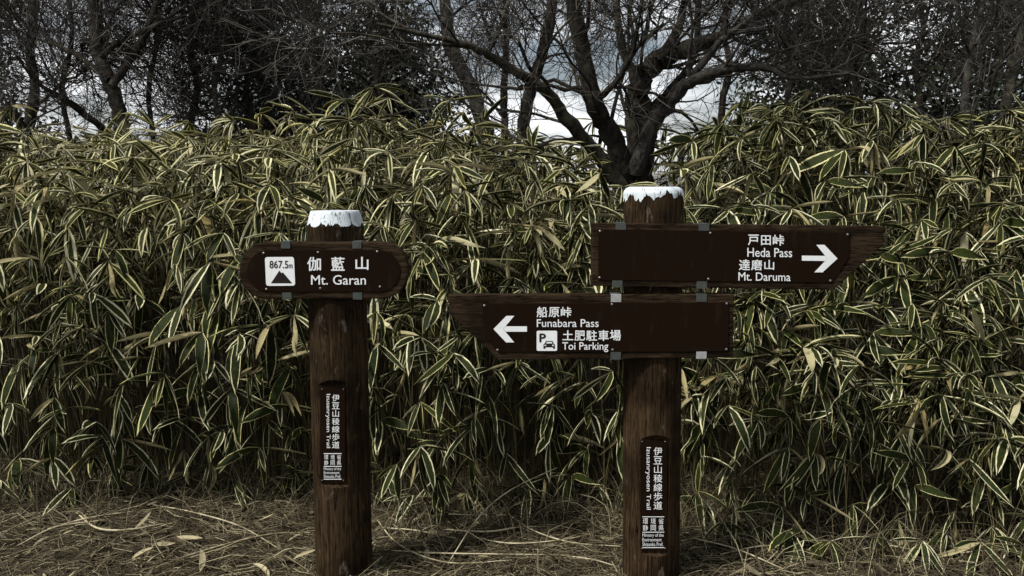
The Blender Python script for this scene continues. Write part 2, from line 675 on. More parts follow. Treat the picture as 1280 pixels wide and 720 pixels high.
def name_plate(parent, off, Y, box, col_box, lat_box, tab, roll):
    x0, y0, x1, y1 = box
    pl = prism('name_plate', [at(px, py, Y) for px, py in rrect(x0, y0, x1, y1, 2.0, 3)], Y - 0.003, Y + 0.004, M_PLATE, parent, off, 0.0006)
    Yp = Y - 0.0042
    cx0, cy0, cx1, cy1 = col_box
    chars = '伊豆山稜線歩道'
    h = (cy1 - cy0) / 7
    lettering([(ch, (cx0 + (0.6 if ch in '山' else 0), cy0 + i * h + 0.6, cx1 - (0.6 if ch in '山' else 0), cy0 + (i + 1) * h - 0.6)) for i, ch in enumerate(chars)], Yp, M_WHITE, parent, off, 0, 0.006)
    lettering([('Izusanryosen Trail', lat_box)], Yp, M_WHITE, parent, off, 0, 0.004, rot90=True)
    tx0, ty0, tx1, ty1 = tab
    hh = ty1 - ty0
    w = tx1 - tx0
    lw = 0.45
    flat('table_rule', [[(tx0, ty0 + hh * k - lw), (tx0, ty0 + hh * k + lw), (tx1, ty0 + hh * k + lw), (tx1, ty0 + hh * k - lw)] for k in (0.0, 0.5, 1.0)], Yp, M_WHITE, parent, off)
    it = []
    for r_, row in enumerate(('環境省', '静岡県')):
        for c_, ch in enumerate(row):
            xa = tx0 + w * (0.02 + c_ * 0.36)
            ya = ty0 + hh * (0.045 + 0.22 * r_)
            it.append((ch, (xa, ya, xa + w * 0.235, ya + hh * 0.19)))
    lettering(it, Yp, M_WHITE, parent, off, 0, 0.0)
    lettering([('Ministry of the', (tx0, ty0 + hh * 0.54, tx0 + w * 0.97, ty0 + hh * 0.68)), ('Environment', (tx0, ty0 + hh * 0.685, tx0 + w * 0.88, ty0 + hh * 0.80)), ('Shizuoka Pref.', (tx0, ty0 + hh * 0.83, tx0 + w * 0.95, ty0 + hh * 0.95))], Yp, M_WHITE, parent, off, 0, 0.0)
    for px, py in ((x0 + 2, y0 + 2.5), (x1 - 2, y0 + 2.5), (x0 + 2, y1 - 2.5), (x1 - 2, y1 - 2.5)):
        screw(px, py, Y - 0.003, parent, off, 0.0022)
    return pl


def left_signpost():
    Yc = 2.85
    bx, _ = at(430.5, 712, Yc)
    tx, tz = at(419, 264, Yc)
    bx += 0.0
    off = (bx, Yc, 0.0)
    root = empty('signpost', off)
    tag(root, 'round log signpost with one rounded board reading Mt. Garan', 'signpost')

    def drip(a, rg):
        k = a / (2 * pi) * 11 + 0.3
        u = k % 1.0
        i = int(k)
        amp = (0.018, 0.014, 0.019, 0.013, 0.017)[i % 5]
        return 0.034 + 0.006 * mnoise.noise(Vector((a * 26, 3, 0))) + amp * sqrt(max(0, 1 - (2 * u - 1) ** 2)) - (0.012 if (i in (2, 8) and 0.46 < u < 0.54) else 0)
    _, zs = at(420, 345, Yc)
    Yn = Yc - 0.086
    x0, _ = at(398, 500, Yn)
    x1, _ = at(433.5, 500, Yn)
    _, z0 = at(415, 606, Yn)
    _, z1 = at(415, 481, Yn)
    post = make_post(root, off, tx, tz, 0.104, 0.0985, 0.052, 0.013, zs, (Yn - Yc, z0, z1, x0 - bx, x1 - bx), drip, 3, False)
    name_plate(post, off, Yn - 0.002, (400.5, 484, 431.5, 603), (415, 492.5, 424.3, 561), (406.8, 492.5, 413.0, 560), (404.7, 567, 427, 599), 0)
    # board
    Yf, Yb = Yc - 0.112, Yc - 0.066
    board = prism('board', [at(px, py, Yf) for px, py in rrect(299, 302.5, 510, 373.5, 33, 10)], Yf, Yb, M_BOARD, root, off, 0.005)
    prism('face_plate', [at(px, py, Yf) for px, py in rrect(309.5, 312.5, 500, 364.5, 25.5, 10)], Yf - 0.003, Yf + 0.002, M_PLATE, board, off, 0.0008)
    Yp = Yf - 0.0042
    q = rrect(331.8, 321.2, 368.2, 357.2, 3.0, 4)
    q = [(x + (y - 339) * 0.045, y + (x - 350) * -0.008) for x, y in q]
    flat('summit_symbol', [q], Yp, M_WHITE, board, off)
    flat('mountain_shape', [[(338.6, 354), (349.2, 338.2), (351.8, 341.4), (353.6, 340.4), (365.2, 354)]], Yp - 0.0006, M_DARK, board, off)
    lettering([('867.5', (336.8, 325.8, 360.2, 335.4)), ('m', (361, 330.4, 365.6, 335.2))], Yp - 0.0006, M_DARK, board, off, 0, 0.012)
    lettering([('伽', (384, 321.2, 401.3, 338.8)), ('藍', (413.8, 321.2, 431, 338.6)), ('山', (444.3, 321, 460.7, 337.4))], Yp, M_WHITE, board, off, 0, 0.019)
    lettering([('Mt. Garan', (388.8, 343.8, 457.4, 356))], Yp, M_WHITE, board, off, 0, 0.009)
    for px, up in ((357, 1), (446, 1), (359, -1), (447, -1)):
        clip(px, 302.6 if up > 0 else 373.4, 11.5, 8, Yf, Yb, up, board, off, M_STEEL)
    for px, py in ((329.5, 316.5), (397.5, 315.5), (471.5, 314.5), (333, 361.5), (400.5, 360.5), (475, 358.5)):
        screw(px, py, Yf - 0.003, board, off)


def right_signpost():
    Yc = 2.80
    bx, _ = at(813.5, 718, Yc)
    tx, tz = at(817, 234, Yc)
    off = (bx, Yc, 0.0)
    root = empty('signpost', off)
    tag(root, 'round log signpost carrying two arrow-cut boards pointing opposite ways', 'signpost')

    def drip(a, rg):
        k = a / (2 * pi) * 13 + 0.1
        i = int(k)
        u = k % 1.0
        amp = (0.030, 0.012, 0.026, 0.008, 0.034, 0.018, 0.024)[i % 7]
        return 0.030 + 0.020 * mnoise.noise(Vector((cos(a) * 2.6, sin(a) * 2.6, 4))) + 0.020 * mnoise.noise(Vector((cos(a) * 9, sin(a) * 9, 1))) + 0.010 * mnoise.noise(Vector((a * 34, 0, 0)))
    _, zs = at(815, 330, Yc)
    Yn = Yc - 0.088
    x0, _ = at(798, 600, Yn)
    x1, _ = at(836, 600, Yn)
    _, z0 = at(815, 692, Yn)
    _, z1 = at(815, 549, Yn)
    post = make_post(root, off, tx, tz, 0.103, 0.1035, 0.045, 0.022, zs, (Yn - Yc, z0, z1, x0 - bx, x1 - bx), drip, 11, True)
    name_plate(post, off, Yn - 0.002, (800.5, 549.5, 833.5, 688), (817, 558.5, 827.8, 637.5), (806.6, 559, 813.6, 637), (803, 646, 830.3, 684.5), 0)
    Yf, Yb = Yc - 0.112, Yc - 0.062
    # upper board, pointing right
    up_poly = [(740, 279), (1105.5, 282.8), (1104.5, 306), (1042, 362.5), (740, 357.5)]
    b1 = prism('board', [at(px, py, Yf) for px, py in up_poly][::-1], Yf, Yb, M_BOARD, root, off, 0.004)
    pl = [(748, 286.6), (1062.5, 290.6), (1061, 321), (1040, 353.3), (748, 350)]
    prism('face_plate', [at(px, py, Yf) for px, py in pl][::-1], Yf - 0.003, Yf + 0.002, M_PLATE, b1, off, 0.0008)
    Yp = Yf - 0.0042
    rl = 0.011
    lettering([('戸', (935, 293.2, 948.6, 306.6)), ('田', (951.3, 294.2, 963.6, 306.6)), ('峠', (966, 293.4, 980.3, 307.2))], Yp, M_WHITE, b1, off, rl, 0.02)
    lettering([('Heda Pass', (934.2, 310, 990.2, 321.4))], Yp, M_WHITE, b1, off, rl, 0.009)
    lettering([('達', (923.8, 324.3, 937.6, 338)), ('磨', (939, 324.5, 952.8, 338)), ('山', (955.3, 325, 967.8, 337.4))], Yp, M_WHITE, b1, off, rl, 0.018)
    lettering([('Mt. Daruma', (923, 340.6, 988.2, 351.2))], Yp, M_WHITE, b1, off, rl, 0.009)
    flat('arrow', [[(1002.3, 319.5), (1031.2, 319.8), (1034.0, 323.2), (1031.2, 326.2), (1002.3, 325.8)], [(1020.4, 306), (1030.6, 306), (1046.9, 323.2), (1034.2, 323.2)], [(1034.2, 323.2), (1046.9, 323.2), (1028.2, 340.4), (1017.8, 340.4)]], Yp, M_WHITE, b1, off)
    for px, py, up in ((776, 279.4, 1), (880, 280.5, 1), (771.5, 358, -1), (877, 359.7, -1)):
        clip(px, py, 13, 8.5, Yf, Yb, up, b1, off, M_STEEL)
    for px, py in ((750, 289.0), (888, 291.4), (1059.5, 293.2), (749.5, 347), (885.5, 348.8), (1038, 350.8)):
        screw(px, py, Yf - 0.003, b1, off)
    # lower board, pointing left
    lo_poly = [(560, 369), (918, 367.6), (916.5, 447.2), (624, 450.2), (562, 392)]
    b2 = prism('board', [at(px, py, Yf) for px, py in lo_poly][::-1], Yf, Yb, M_BOARD, root, off, 0.004)
    pl = [(603, 379.6), (911, 377.6), (910, 439), (622, 440), (603.5, 416)]
    prism('face_plate', [at(px, py, Yf) for px, py in pl][::-1], Yf - 0.003, Yf + 0.002, M_PLATE, b2, off, 0.0008)
    lettering([('船', (670.8, 383.3, 684.3, 396.8)), ('原', (685.8, 384, 699.3, 396.6)), ('峠', (701, 383.6, 714.3, 396.6))], Yp, M_WHITE, b2, off, 0, 0.019)
    lettering([('Funabara Pass', (671, 399, 748.3, 408.9))], Yp, M_WHITE, b2, off, 0, 0.009)
    lettering([('土', (703, 413, 716.6, 425.4)), ('肥', (718.2, 413, 731.4, 426)), ('駐', (732.8, 412.8, 746.4, 426.2)), ('車', (747.8, 412.6, 761, 426.2)), ('場', (762.3, 412.4, 776.2, 426))], Yp, M_WHITE, b2, off, 0, 0.018)
    lettering([('Toi Parking', (702.8, 427.8, 760.4, 440.2))], Yp, M_WHITE, b2, off, 0, 0.009)
    flat('parking_symbol', [rrect(670.8, 413.4, 696.4, 438.6, 1.8, 4)], Yp, M_WHITE, b2, off)
    lettering([('P', (674.2, 416.8, 682.4, 427.8))], Yp - 0.0006, M_DARK, b2, off, 0, 0.05)
    car = [[(679.3, 435.8), (679.3, 430.6), (681, 429.2), (682.4, 426.2), (690.6, 426.2), (692, 429.2), (693.6, 430.6), (693.6, 435.8), (691.2, 435.8), (691.2, 434), (681.8, 434), (681.8, 435.8)]]
    flat('car_symbol', car, Yp - 0.0006, M_DARK, b2, off)
    flat('car_window', [[(683.4, 427.4), (689.6, 427.4), (690.4, 429.3), (682.6, 429.3)], [(680.6, 431), (682.8, 431), (682.8, 432.4), (680.6, 432.4)], [(690.2, 431), (692.4, 431), (692.4, 432.4), (690.2, 432.4)]], Yp - 0.0010, M_WHITE, b2, off)
    flat('arrow', [[(632.2, 407.9), (658.7, 407.9), (658.7, 414.6), (632.2, 414.6), (629.2, 411.3)], [(633, 394.8), (642.8, 394.8), (629, 411.3), (616.8, 411.3)], [(616.8, 411.3), (629, 411.3), (642.8, 428), (632.6, 428)]], Yp + 0.0002, M_WHITE, b2, off)
    for px, py, up, w, m in ((770, 368.6, 1, 13, M_STEEL2), (877, 368.2, 1, 13, M_STEEL), (769.5, 448.4, -1, 13, M_STEEL), (876.5, 447.4, -1, 13, M_STEEL2)):
        clip(px, py, w, 9, Yf, Yb, up, b2, off, m)
    for px, py in ((605.5, 382), (765, 380.5), (908.5, 379.5), (622, 437.5), (765.8, 437.2), (908, 436.6)):
        screw(px, py, Yf - 0.003, b2, off)


left_signpost()
right_signpost()


# ------------------------------------------------------------------ bare trees on the ridge
def grow(rng, p, d, L, r0, nseg, up, wig, r1=0.45):
    pts, rad = [np.array(p)], [r0]
    d = np.array(d, dtype=float)
    d /= np.linalg.norm(d)
    step = L / nseg
    for i in range(nseg):
        d = d + rng.normal(0, wig, 3) + np.array((0, 0, up))
        d /= np.linalg.norm(d)
        pts.append(pts[-1] + d * step)
        rad.append(r0 * (1 - (1 - r1) * (i + 1) / nseg))
    return np.array(pts), np.array(rad)


def side_dir(rng, t, spread):
    t = t / (np.linalg.norm(t) + 1e-9)
    q = rng.normal(0, 1, 3)
    q -= t * q.dot(t)
    q /= np.linalg.norm(q) + 1e-9
    a = rng.uniform(*spread)
    return t * cos(a) + q * sin(a)


def at_line(pts, rad, f):
    k = f * (len(pts) - 1)
    i = min(int(k), len(pts) - 2)
    u = k - i
    return pts[i] * (1 - u) + pts[i + 1] * u, rad[i] * (1 - u) + rad[i + 1] * u, pts[i + 1] - pts[i]


def smooth_path(ctrl, rads, sub=5):
    c = [np.array(p, dtype=float) for p in ctrl]
    c = [2 * c[0] - c[1]] + c + [2 * c[-1] - c[-2]]
    P, Q = [], []
    for i in range(1, len(c) - 2):
        for s in range(sub):
            t = s / sub
            P.append(0.5 * ((2 * c[i]) + (-c[i - 1] + c[i + 1]) * t + (2 * c[i - 1] - 5 * c[i] + 4 * c[i + 1] - c[i + 2]) * t * t + (-c[i - 1] + 3 * c[i] - 3 * c[i + 1] + c[i + 2]) * t ** 3))
            Q.append(lerp(rads[i - 1], rads[i], t))
    P.append(c[-2])
    Q.append(rads[-1])
    return np.array(P), np.array(Q)


def bare_tree(base, stems, label, seed, nb=6, n2=7, n3=8, n4=3, blen=1.3, mats=None, name='bare_tree', top=4.4, zlow=1.5, up=0.05, girth=0.72):
    """stems: list of (points, radii); the first is the trunk, the others limbs; branches and twigs grow from them"""
    rng = np.random.default_rng(seed)
    stems = [(p_, np.array(r_) * girth) for p_, r_ in stems]
    root = empty(name, base)
    tag(root, label, 'tree', 'bare trees behind the bamboo')
    off = np.array(base)
    twig, fine = [], []
    for si, (pts, rad) in enumerate(stems):
        pts, rad = np.array(pts, dtype=float), np.array(rad, dtype=float)
        if pts[-1][2] < top and rad[-1] > 0.012:
            d = pts[-1] - pts[-3]
            ext, er = grow(rng, pts[-1], d, (top - pts[-1][2]) * 1.05 + 0.1, rad[-1], 8, 0.10, 0.14, 0.3)
            pts = np.concatenate([pts, ext[1:]])
            rad = np.concatenate([rad, er[1:]])
        j = rng.normal(0, 1, (len(pts), 3)) * (rad * 0.10)[:, None]
        pts = pts + j
        m = (mats[si] if mats else M_BARK)
        tubes('trunk' if si == 0 else 'limb', [(pts, rad * (1 + 0.05 * rng.normal(0, 1, len(rad))), 0.5)], 10, m, root, off)
        zmin = zlow
        for b in range(nb):
            for _ in range(12):
                f = rng.uniform(0.18, 0.98)
                p, r, t = at_line(pts, rad, f)
                if p[2] > zmin:
                    break
            else:
                continue
            br = min(r * 0.55, 0.017) * rng.uniform(0.5, 1.0)
            bp, brd = grow(rng, p, side_dir(rng, t, (0.5, 1.25)), blen * rng.uniform(0.55, 1.25), max(br, 0.006), 9, up, 0.22, 0.30)
            tubes('branch', [(bp, brd, 0.5)], 6, m, root, off)
            for c in range(n2):
                f = rng.uniform(0.2, 1.0)
                p2, r2, t2 = at_line(bp, brd, f)
                tp, tr = grow(rng, p2, side_dir(rng, t2, (0.4, 1.1)), rng.uniform(0.35, 0.85) * blen * 0.62, max(r2 * 0.5, 0.0036), 7, up * 0.8, 0.24, 0.45)
                twig.append((tp, tr, rng.random()))
                for e in range(n3):
                    p3, r3, t3 = at_line(tp, tr, rng.uniform(0.15, 1.0))
                    fp, fr = grow(rng, p3, side_dir(rng, t3, (0.3, 1.0)), rng.uniform(0.15, 0.45), max(r3 * 0.6, 0.0024), 3, 0.06, 0.24, 0.5)
                    fine.append((fp, fr, rng.random()))
                    for g in range(n4):
                        p4, r4, t4 = at_line(fp, fr, rng.uniform(0.2, 1.0))
                        gp, gr = grow(rng, p4, side_dir(rng, t4, (0.3, 0.9)), rng.uniform(0.08, 0.24), 0.0017, 2, 0.06, 0.2, 0.6)
                        fine.append((gp, gr, rng.random()))
    o = tubes('twigs', twig + fine, 3, M_TWIG, root, off)
    tag(o, kind='stuff')
    return root


def px_path(rows, Y, dY=0.0):
    """rows: (px, py, width px) along a stem standing at about y = Y; dY drifts it in depth from foot to top"""
    ctrl, rads = [], []
    for i, (px, py, w) in enumerate(rows):
        yy = Y + dY * i / max(1, len(rows) - 1)
        p = P3(px, py, yy)
        ctrl.append((p.x, p.y, p.z))
        rads.append(w * yy / 2000.0)
    return smooth_path(ctrl, rads)


def foot(rows, Y):
    px, py, w = rows[0]
    p = P3(px, py, Y)
    return (p.x, Y, 0.0)


def main_tree():
    Y = 5.0
    f = P3(792, 232, Y)
    base = (f.x, Y, 0)
    tr0 = [(f.x + 0.03, Y, -0.1), (f.x + 0.02, Y, 0.6), (f.x, Y, f.z)]
    a, b = px_path([(792, 232, 62), (800, 190, 50), (799, 140, 40), (799, 105, 38), (823, 77, 34), (862, 58, 26), (902, 46, 20), (945, 20, 14)], Y, 0.3)
    t0, r0 = smooth_path(tr0, [0.19, 0.17, 62 * Y / 2000])
    trunk = (np.concatenate([t0[:-1], a]), np.concatenate([r0[:-1], b]))
    L = [trunk,
         px_path([(786, 228, 34), (772, 186, 31), (757, 155, 30), (743, 128, 29), (730, 70, 26), (719, 20, 24), (712, -20, 22)], Y - 0.05, -0.35),
         px_path([(792, 215, 30), (815, 160, 26), (838, 128, 22), (858, 106, 20), (886, 92, 17), (930, 84, 13), (962, 86, 10), (990, 98, 7), (1060, 92, 5)], Y - 0.1, -0.5),
         px_path([(778, 236, 26), (752, 200, 23), (728, 172, 22), (708, 148, 21), (686, 118, 18), (660, 98, 15), (635, 83, 14), (605, 66, 12), (577, 54, 10), (520, 41, 7), (470, 30, 5)], Y - 0.15, -0.7),
         px_path([(803, 120, 20), (790, 88, 16), (778, 60, 13), (772, 20, 12), (768, -10, 11)], Y, 0.3),
         px_path([(822, 78, 18), (846, 40, 14), (856, 0, 11)], Y + 0.1, 0.2),
         px_path([(858, 106, 14), (892, 62, 11), (920, 36, 9), (965, 4, 7)], Y - 0.25, -0.2),
         px_path([(800, 150, 16), (838, 112, 13), (868, 70, 11), (872, 20, 10), (874, -15, 9)], Y + 0.1, 0.5),
         px_path([(743, 128, 12), (772, 100, 10), (796, 60, 8), (830, 30, 6)], Y - 0.2, -0.4)]
    bare_tree(base, L, 'thick many-stemmed dark tree forking low behind the two-board signpost', 21, nb=8, n2=6, n3=7, n4=2, blen=0.95, girth=0.78,
              mats=[M_BARK, M_BARK, M_BARK_G, M_BARK_L, M_BARK, M_BARK, M_BARK_G, M_BARK, M_BARK])


main_tree()


def rooted(rows, Y, dY=0.2):
    """extend a visible stem down to the ground"""
    a, b = px_path(rows, Y, dY)
    d = a[0] - a[1]
    d = d / abs(d[2])
    z = a[0][2]
    lowx = a[0][0] + d[0] * z * 0.35
    t, r = smooth_path([(lowx, Y, -0.1), ((lowx + a[0][0]) / 2, Y, z * 0.5), tuple(a[0])], [b[0] * 1.35, b[0] * 1.12, b[0]])
    return np.concatenate([t[:-1], a]), np.concatenate([r[:-1], b]), (lowx, Y, 0.0)


def simple_tree(rows, Y, label, seed, extra=(), mat=None, dY=0.2, **kw):
    a, b, base = rooted(rows, Y, dY)
    st = [(a, b)] + [px_path(e, Y, dd) for e, dd in extra]
    bare_tree(base, st, label, seed, mats=[mat or M_BARK] * len(st), **kw)


# slim trunks left of the main tree
simple_tree([(606, 160, 26), (592, 120, 25), (577, 86, 25), (563, 55, 24), (556, 0, 20), (553, -20, 19)], 5.9, 'grey slanting trunk standing clear left of the forked tree', 31, mat=M_BARK_G, nb=7, blen=1.0, n3=8)
simple_tree([(654, 160, 21), (662, 118, 20), (676, 73, 19), (686, 30, 19), (692, -10, 18)], 6.1, 'dark upright trunk just left of the leaning lichen limb', 32, nb=7, blen=1.0, n3=8)
simple_tree([(631, 160, 12), (630, 110, 12), (633, 60, 11), (632, -10, 10)], 6.6, 'thin straight trunk between the grey and dark trunks', 33, nb=6, blen=0.9, n3=8)
# left clump
simple_tree([(152, 165, 27), (146, 130, 25), (134, 95, 24), (123, 66, 22), (120, 30, 21), (118, -15, 20)], 5.3, 'crooked grey-brown tree rising from the bamboo at far left', 41,
            extra=[([(140, 108, 15), (160, 78, 13), (182, 42, 11), (196, 4, 9), (203, -20, 8)], 0.3),
                   ([(148, 182, 13), (132, 164, 12), (104, 142, 11), (78, 122, 9), (48, 104, 6), (20, 70, 4)], -0.6),
                   ([(126, 72, 11), (150, 52, 9), (190, 34, 7), (232, 8, 5)], 0.1),
                   ([(136, 100, 12), (98, 70, 9), (60, 48, 7), (30, 10, 5)], 0.3)], mat=M_BARK, nb=7, blen=1.0)
simple_tree([(36, 160, 18), (44, 110, 16), (38, 60, 15), (46, -10, 13)], 6.2, 'dark upright tree at the left edge of the thicket', 42, nb=9, blen=1.1)
simple_tree([(236, 160, 13), (246, 110, 12), (238, 50, 11), (250, -10, 9)], 6.6, 'slender bare tree right of the crooked left tree', 43, nb=9, blen=1.0)
simple_tree([(318, 160, 13), (308, 110, 12), (322, 50, 11), (316, -10, 10)], 6.0, 'bare shrubby tree above the Mt. Garan board', 44, nb=12, blen=1.1, n2=8, girth=0.6)
simple_tree([(395, 150, 14), (402, 100, 13), (392, 50, 12), (404, -10, 10)], 6.3, 'dense twiggy tree over the left post', 45, nb=13, blen=1.1, n2=8, girth=0.6)
simple_tree([(480, 150, 13), (470, 100, 12), (484, 50, 11), (476, -10, 10)], 5.8, 'dense twiggy tree between left post and grey trunk', 46, nb=13, blen=1.1, n2=8, girth=0.6)
simple_tree([(275, 160, 12), (268, 110, 11), (280, 50, 10), (272, -10, 9)], 5.6, 'low twiggy tree between the slender bare tree and the shrubby one', 47, nb=12, blen=1.0, n2=8, girth=0.6)
simple_tree([(85, 160, 11), (78, 110, 10), (90, 50, 9), (84, -10, 8)], 5.9, 'thin dark tree just left of the crooked tree', 48, nb=11, blen=1.0, n2=8, girth=0.6)
simple_tree([(190, 160, 10), (186, 110, 10), (196, 50, 9), (192, -10, 8)], 6.0, 'thin dark tree just right of the crooked tree', 49, nb=10, blen=0.9, n2=8, girth=0.6)
# right side
simple_tree([(1206, 130, 13), (1209, 95, 12), (1215, 60, 12), (1224, 20, 11), (1232, -15, 10)], 5.4, 'slim pale grey trunk near the right end of the bamboo', 51, mat=M_BARK_G, nb=8, blen=1.0)
simple_tree([(1254, 150, 18), (1262, 110, 16), (1272, 70, 15), (1281, 20, 13)], 5.2, 'leaning brown trunk at the right edge', 52, nb=8, blen=1.0)
simple_tree([(985, 120, 14), (990, 80, 13), (982, 40, 12), (990, -10, 10)], 6.2, 'twiggy bare tree above the arrow pointing right', 53, nb=13, blen=1.15, n2=8, girth=0.6)
simple_tree([(1075, 120, 14), (1066, 80, 13), (1078, 40, 12), (1070, -10, 10)], 5.9, 'twiggy bare tree over the tip of the upper board', 54, nb=13, blen=1.15, n2=8, girth=0.6)
simple_tree([(1150, 120, 12), (1144, 80, 12), (1154, 40, 11), (1148, -10, 10)], 6.5, 'twiggy bare tree left of the slim grey trunk', 55, nb=13, blen=1.1, n2=8, girth=0.6)
simple_tree([(905, 120, 12), (912, 80, 11), (904, 40, 10), (912, -10, 9)], 7.2, 'thin bare tree behind the long grey horizontal limb', 56, nb=9, blen=1.0)


# ------------------------------------------------------------------ dark evergreens further back
def evergreen(px, Y, H, W, seed, label, nclump=150, per=85):
    rng = np.random.default_rng(seed)
    x, _ = at(px, 150, Y)
    base = (x, Y, 0.0)
    root = empty('evergreen_tree', base)
    tag(root, label, 'tree', 'dark evergreens closing the background')
    tp, tr = grow(rng, (0, 0, -0.1), (0, 0, 1), H * 0.92, 0.09, 10, 0.1, 0.08, 0.2)
    tubes('trunk', [(tp, tr, 0.5)], 8, M_BARK, root)
    V, lr, lines = [], [], []
    for c in range(nclump):
        f = rng.uniform(0.18, 1.0)
        p, r, t = at_line(tp, tr, f)
        a = rng.uniform(0, 2 * pi)
        reach = W * (1.05 - 0.55 * f) * sqrt(rng.uniform(0.05, 1))
        q = p + np.array((cos(a) * reach, sin(a) * reach, rng.uniform(-0.1, 0.35)))
        lines.append((np.array([p, (p + q) / 2 + rng.normal(0, 0.06, 3), q]), np.array([0.014, 0.009, 0.004]), rng.random()))
        ctr = q + rng.normal(0, 0.13, (per, 3)) * np.array((1.3, 1.3, 0.7))
        d = rng.normal(0, 1, (per, 3)) + np.array((0, 0, -0.25))
        d /= np.linalg.norm(d, axis=1)[:, None]
        s = np.cross(d, rng.normal(0, 1, (per, 3)))
        s /= np.linalg.norm(s, axis=1)[:, None] + 1e-9
        L = rng.uniform(0.055, 0.095, (per, 1))
        quad = np.stack([ctr, ctr + d * L * 0.5 + s * L * 0.2, ctr + d * L, ctr + d * L * 0.5 - s * L * 0.2], axis=1)
        V.append(quad.reshape(-1, 3))
        lr.append(np.repeat(rng.random(per), 4))
    V = np.concatenate(V)
    F = np.arange(len(V)).reshape(-1, 4)
    o = mesh_obj('crown', V, F, M_EVER, root, attrs={'lr': np.concatenate(lr)})
    tag(o, kind='stuff')
    ob = tubes('limbs', lines, 4, M_BARK, root)
    tag(ob, kind='stuff')


for i, (px, Y, H, W, lab) in enumerate([
        (345, 8.2, 3.7, 0.9, 'dark evergreen filling the gap above the Mt. Garan board'),
        (415, 8.8, 4.0, 1.25, 'dark evergreen behind the twiggy tree over the left post'),
        (500, 9.4, 3.4, 0.75, 'narrow dark evergreen left of the slanting grey trunk'),
        (-20, 8.6, 4.0, 0.9, 'dark evergreen at the left edge behind bare twigs'),
        (1000, 9.2, 3.6, 1.0, 'dark evergreen behind the arrow pointing right'),
        (1105, 8.6, 4.1, 1.25, 'dark evergreen behind the tip of the upper board'),
        (1235, 9.0, 4.0, 1.1, 'dark evergreen behind the slim grey trunk')]):
    evergreen(px, Y, H, W, 80 + i, lab)


# ------------------------------------------------------------------ dwarf bamboo
NSEG = 5
_s = np.linspace(0, 1, NSEG + 1)
_prof = (_s ** 0.55) * ((1 - _s) ** 0.75)
_prof = _prof / _prof.max()
_prof[0] = 0.10
_prof[-1] = 0.0


def leaf_verts(P, az, pitch, bend, L, W, twist, fold, sbend):
    n_ = len(az)
    s = _s[None, :]
    pi_ = pitch[:, None] - bend[:, None] * s ** 1.3
    aa = az[:, None] + sbend[:, None] * s
    tan_ = np.stack([np.cos(pi_) * np.cos(aa), np.cos(pi_) * np.sin(aa), np.sin(pi_)], axis=-1)
    step = (L / NSEG)[:, None, None] * (tan_[:, :-1] + tan_[:, 1:]) * 0.5
    c = np.concatenate([np.zeros((n_, 1, 3)), np.cumsum(step, axis=1)], axis=1) + P[:, None, :]
    side = np.stack([-np.sin(aa), np.cos(aa), np.zeros_like(aa)], axis=-1)
    nor = np.cross(tan_, side)
    tw = (twist[:, None] * (0.4 + s))[..., None]
    sd_ = side * np.cos(tw) + nor * np.sin(tw)
    nr_ = np.cross(tan_, sd_)
    w = (W[:, None] * _prof[None, :])[..., None]
    cf, sf = np.cos(fold)[:, None, None], np.sin(fold)[:, None, None]
    e1 = c + w * (sd_ * cf + nr_ * sf)
    e2 = c + w * (-sd_ * cf + nr_ * sf)
    v = np.stack([e1, c, e2], axis=2)
    return v                       # n, NSEG+1, 3, 3


_k = np.arange((NSEG + 1) * 3).reshape(NSEG + 1, 3)
LEAF_F = np.concatenate([np.stack([_k[:-1, j], _k[1:, j], _k[1:, j + 1], _k[:-1, j + 1]], axis=-1) for j in (0, 1)]).reshape(-1, 4)
LEAF_U = np.repeat(_s, 3)
LEAF_V = np.tile(np.array([-1.0, 0.0, 1.0]), NSEG + 1)


def leaf_attrs(n_, lr, lb=None):
    lb = np.zeros(n_) if lb is None else lb
    return {'lu': np.tile(LEAF_U, n_), 'lv': np.tile(LEAF_V, n_), 'lr': np.repeat(lr, len(LEAF_U)), 'lb': np.repeat(lb, len(LEAF_U))}


def bleach_and_shade(rng, n_, x, z):
    """exposed leaves high in the thicket and at its left end have weathered paler; lower ones are coloured darker to stand for shade"""
    m = interp([(0.5, 0.02), (0.9, 0.08), (1.25, 0.30), (1.8, 0.42)], z) * interp([(-2.2, 1.7), (-0.6, 1.2), (0.4, 0.9), (1.2, 0.45), (2.5, 0.5)], x)  # height term mixes sun bleaching with shade painted into the low leaves
    return np.clip(rng.normal(m, 0.22, n_), 0, 1)


def whorl_params(rng, n_, outaz, low, size=1.0):
    """leaf directions of one fan at a shoot tip, biased to outaz; low: 0 top of the plant, 1 near the foot"""
    az = outaz + (np.arange(n_) / max(1, n_) - 0.5) * rng.uniform(3.2, 5.6) + rng.normal(0, 0.28, n_)
    droop = np.abs(((az - outaz + pi) % (2 * pi)) - pi) / pi
    pitch = rng.uniform(-1.05, 0.45, n_) - 0.35 * low - 0.1 * droop
    bend = rng.uniform(-0.15, 0.5, n_) + 0.7 * rng.random(n_) ** 4
    L = rng.uniform(0.085, 0.215, n_) * size
    W = L * rng.uniform(0.055, 0.100, n_)
    return az, pitch, bend, L, W, rng.normal(0, 0.6, n_), rng.uniform(-0.1, 0.9, n_), rng.normal(0, 0.3, n_)


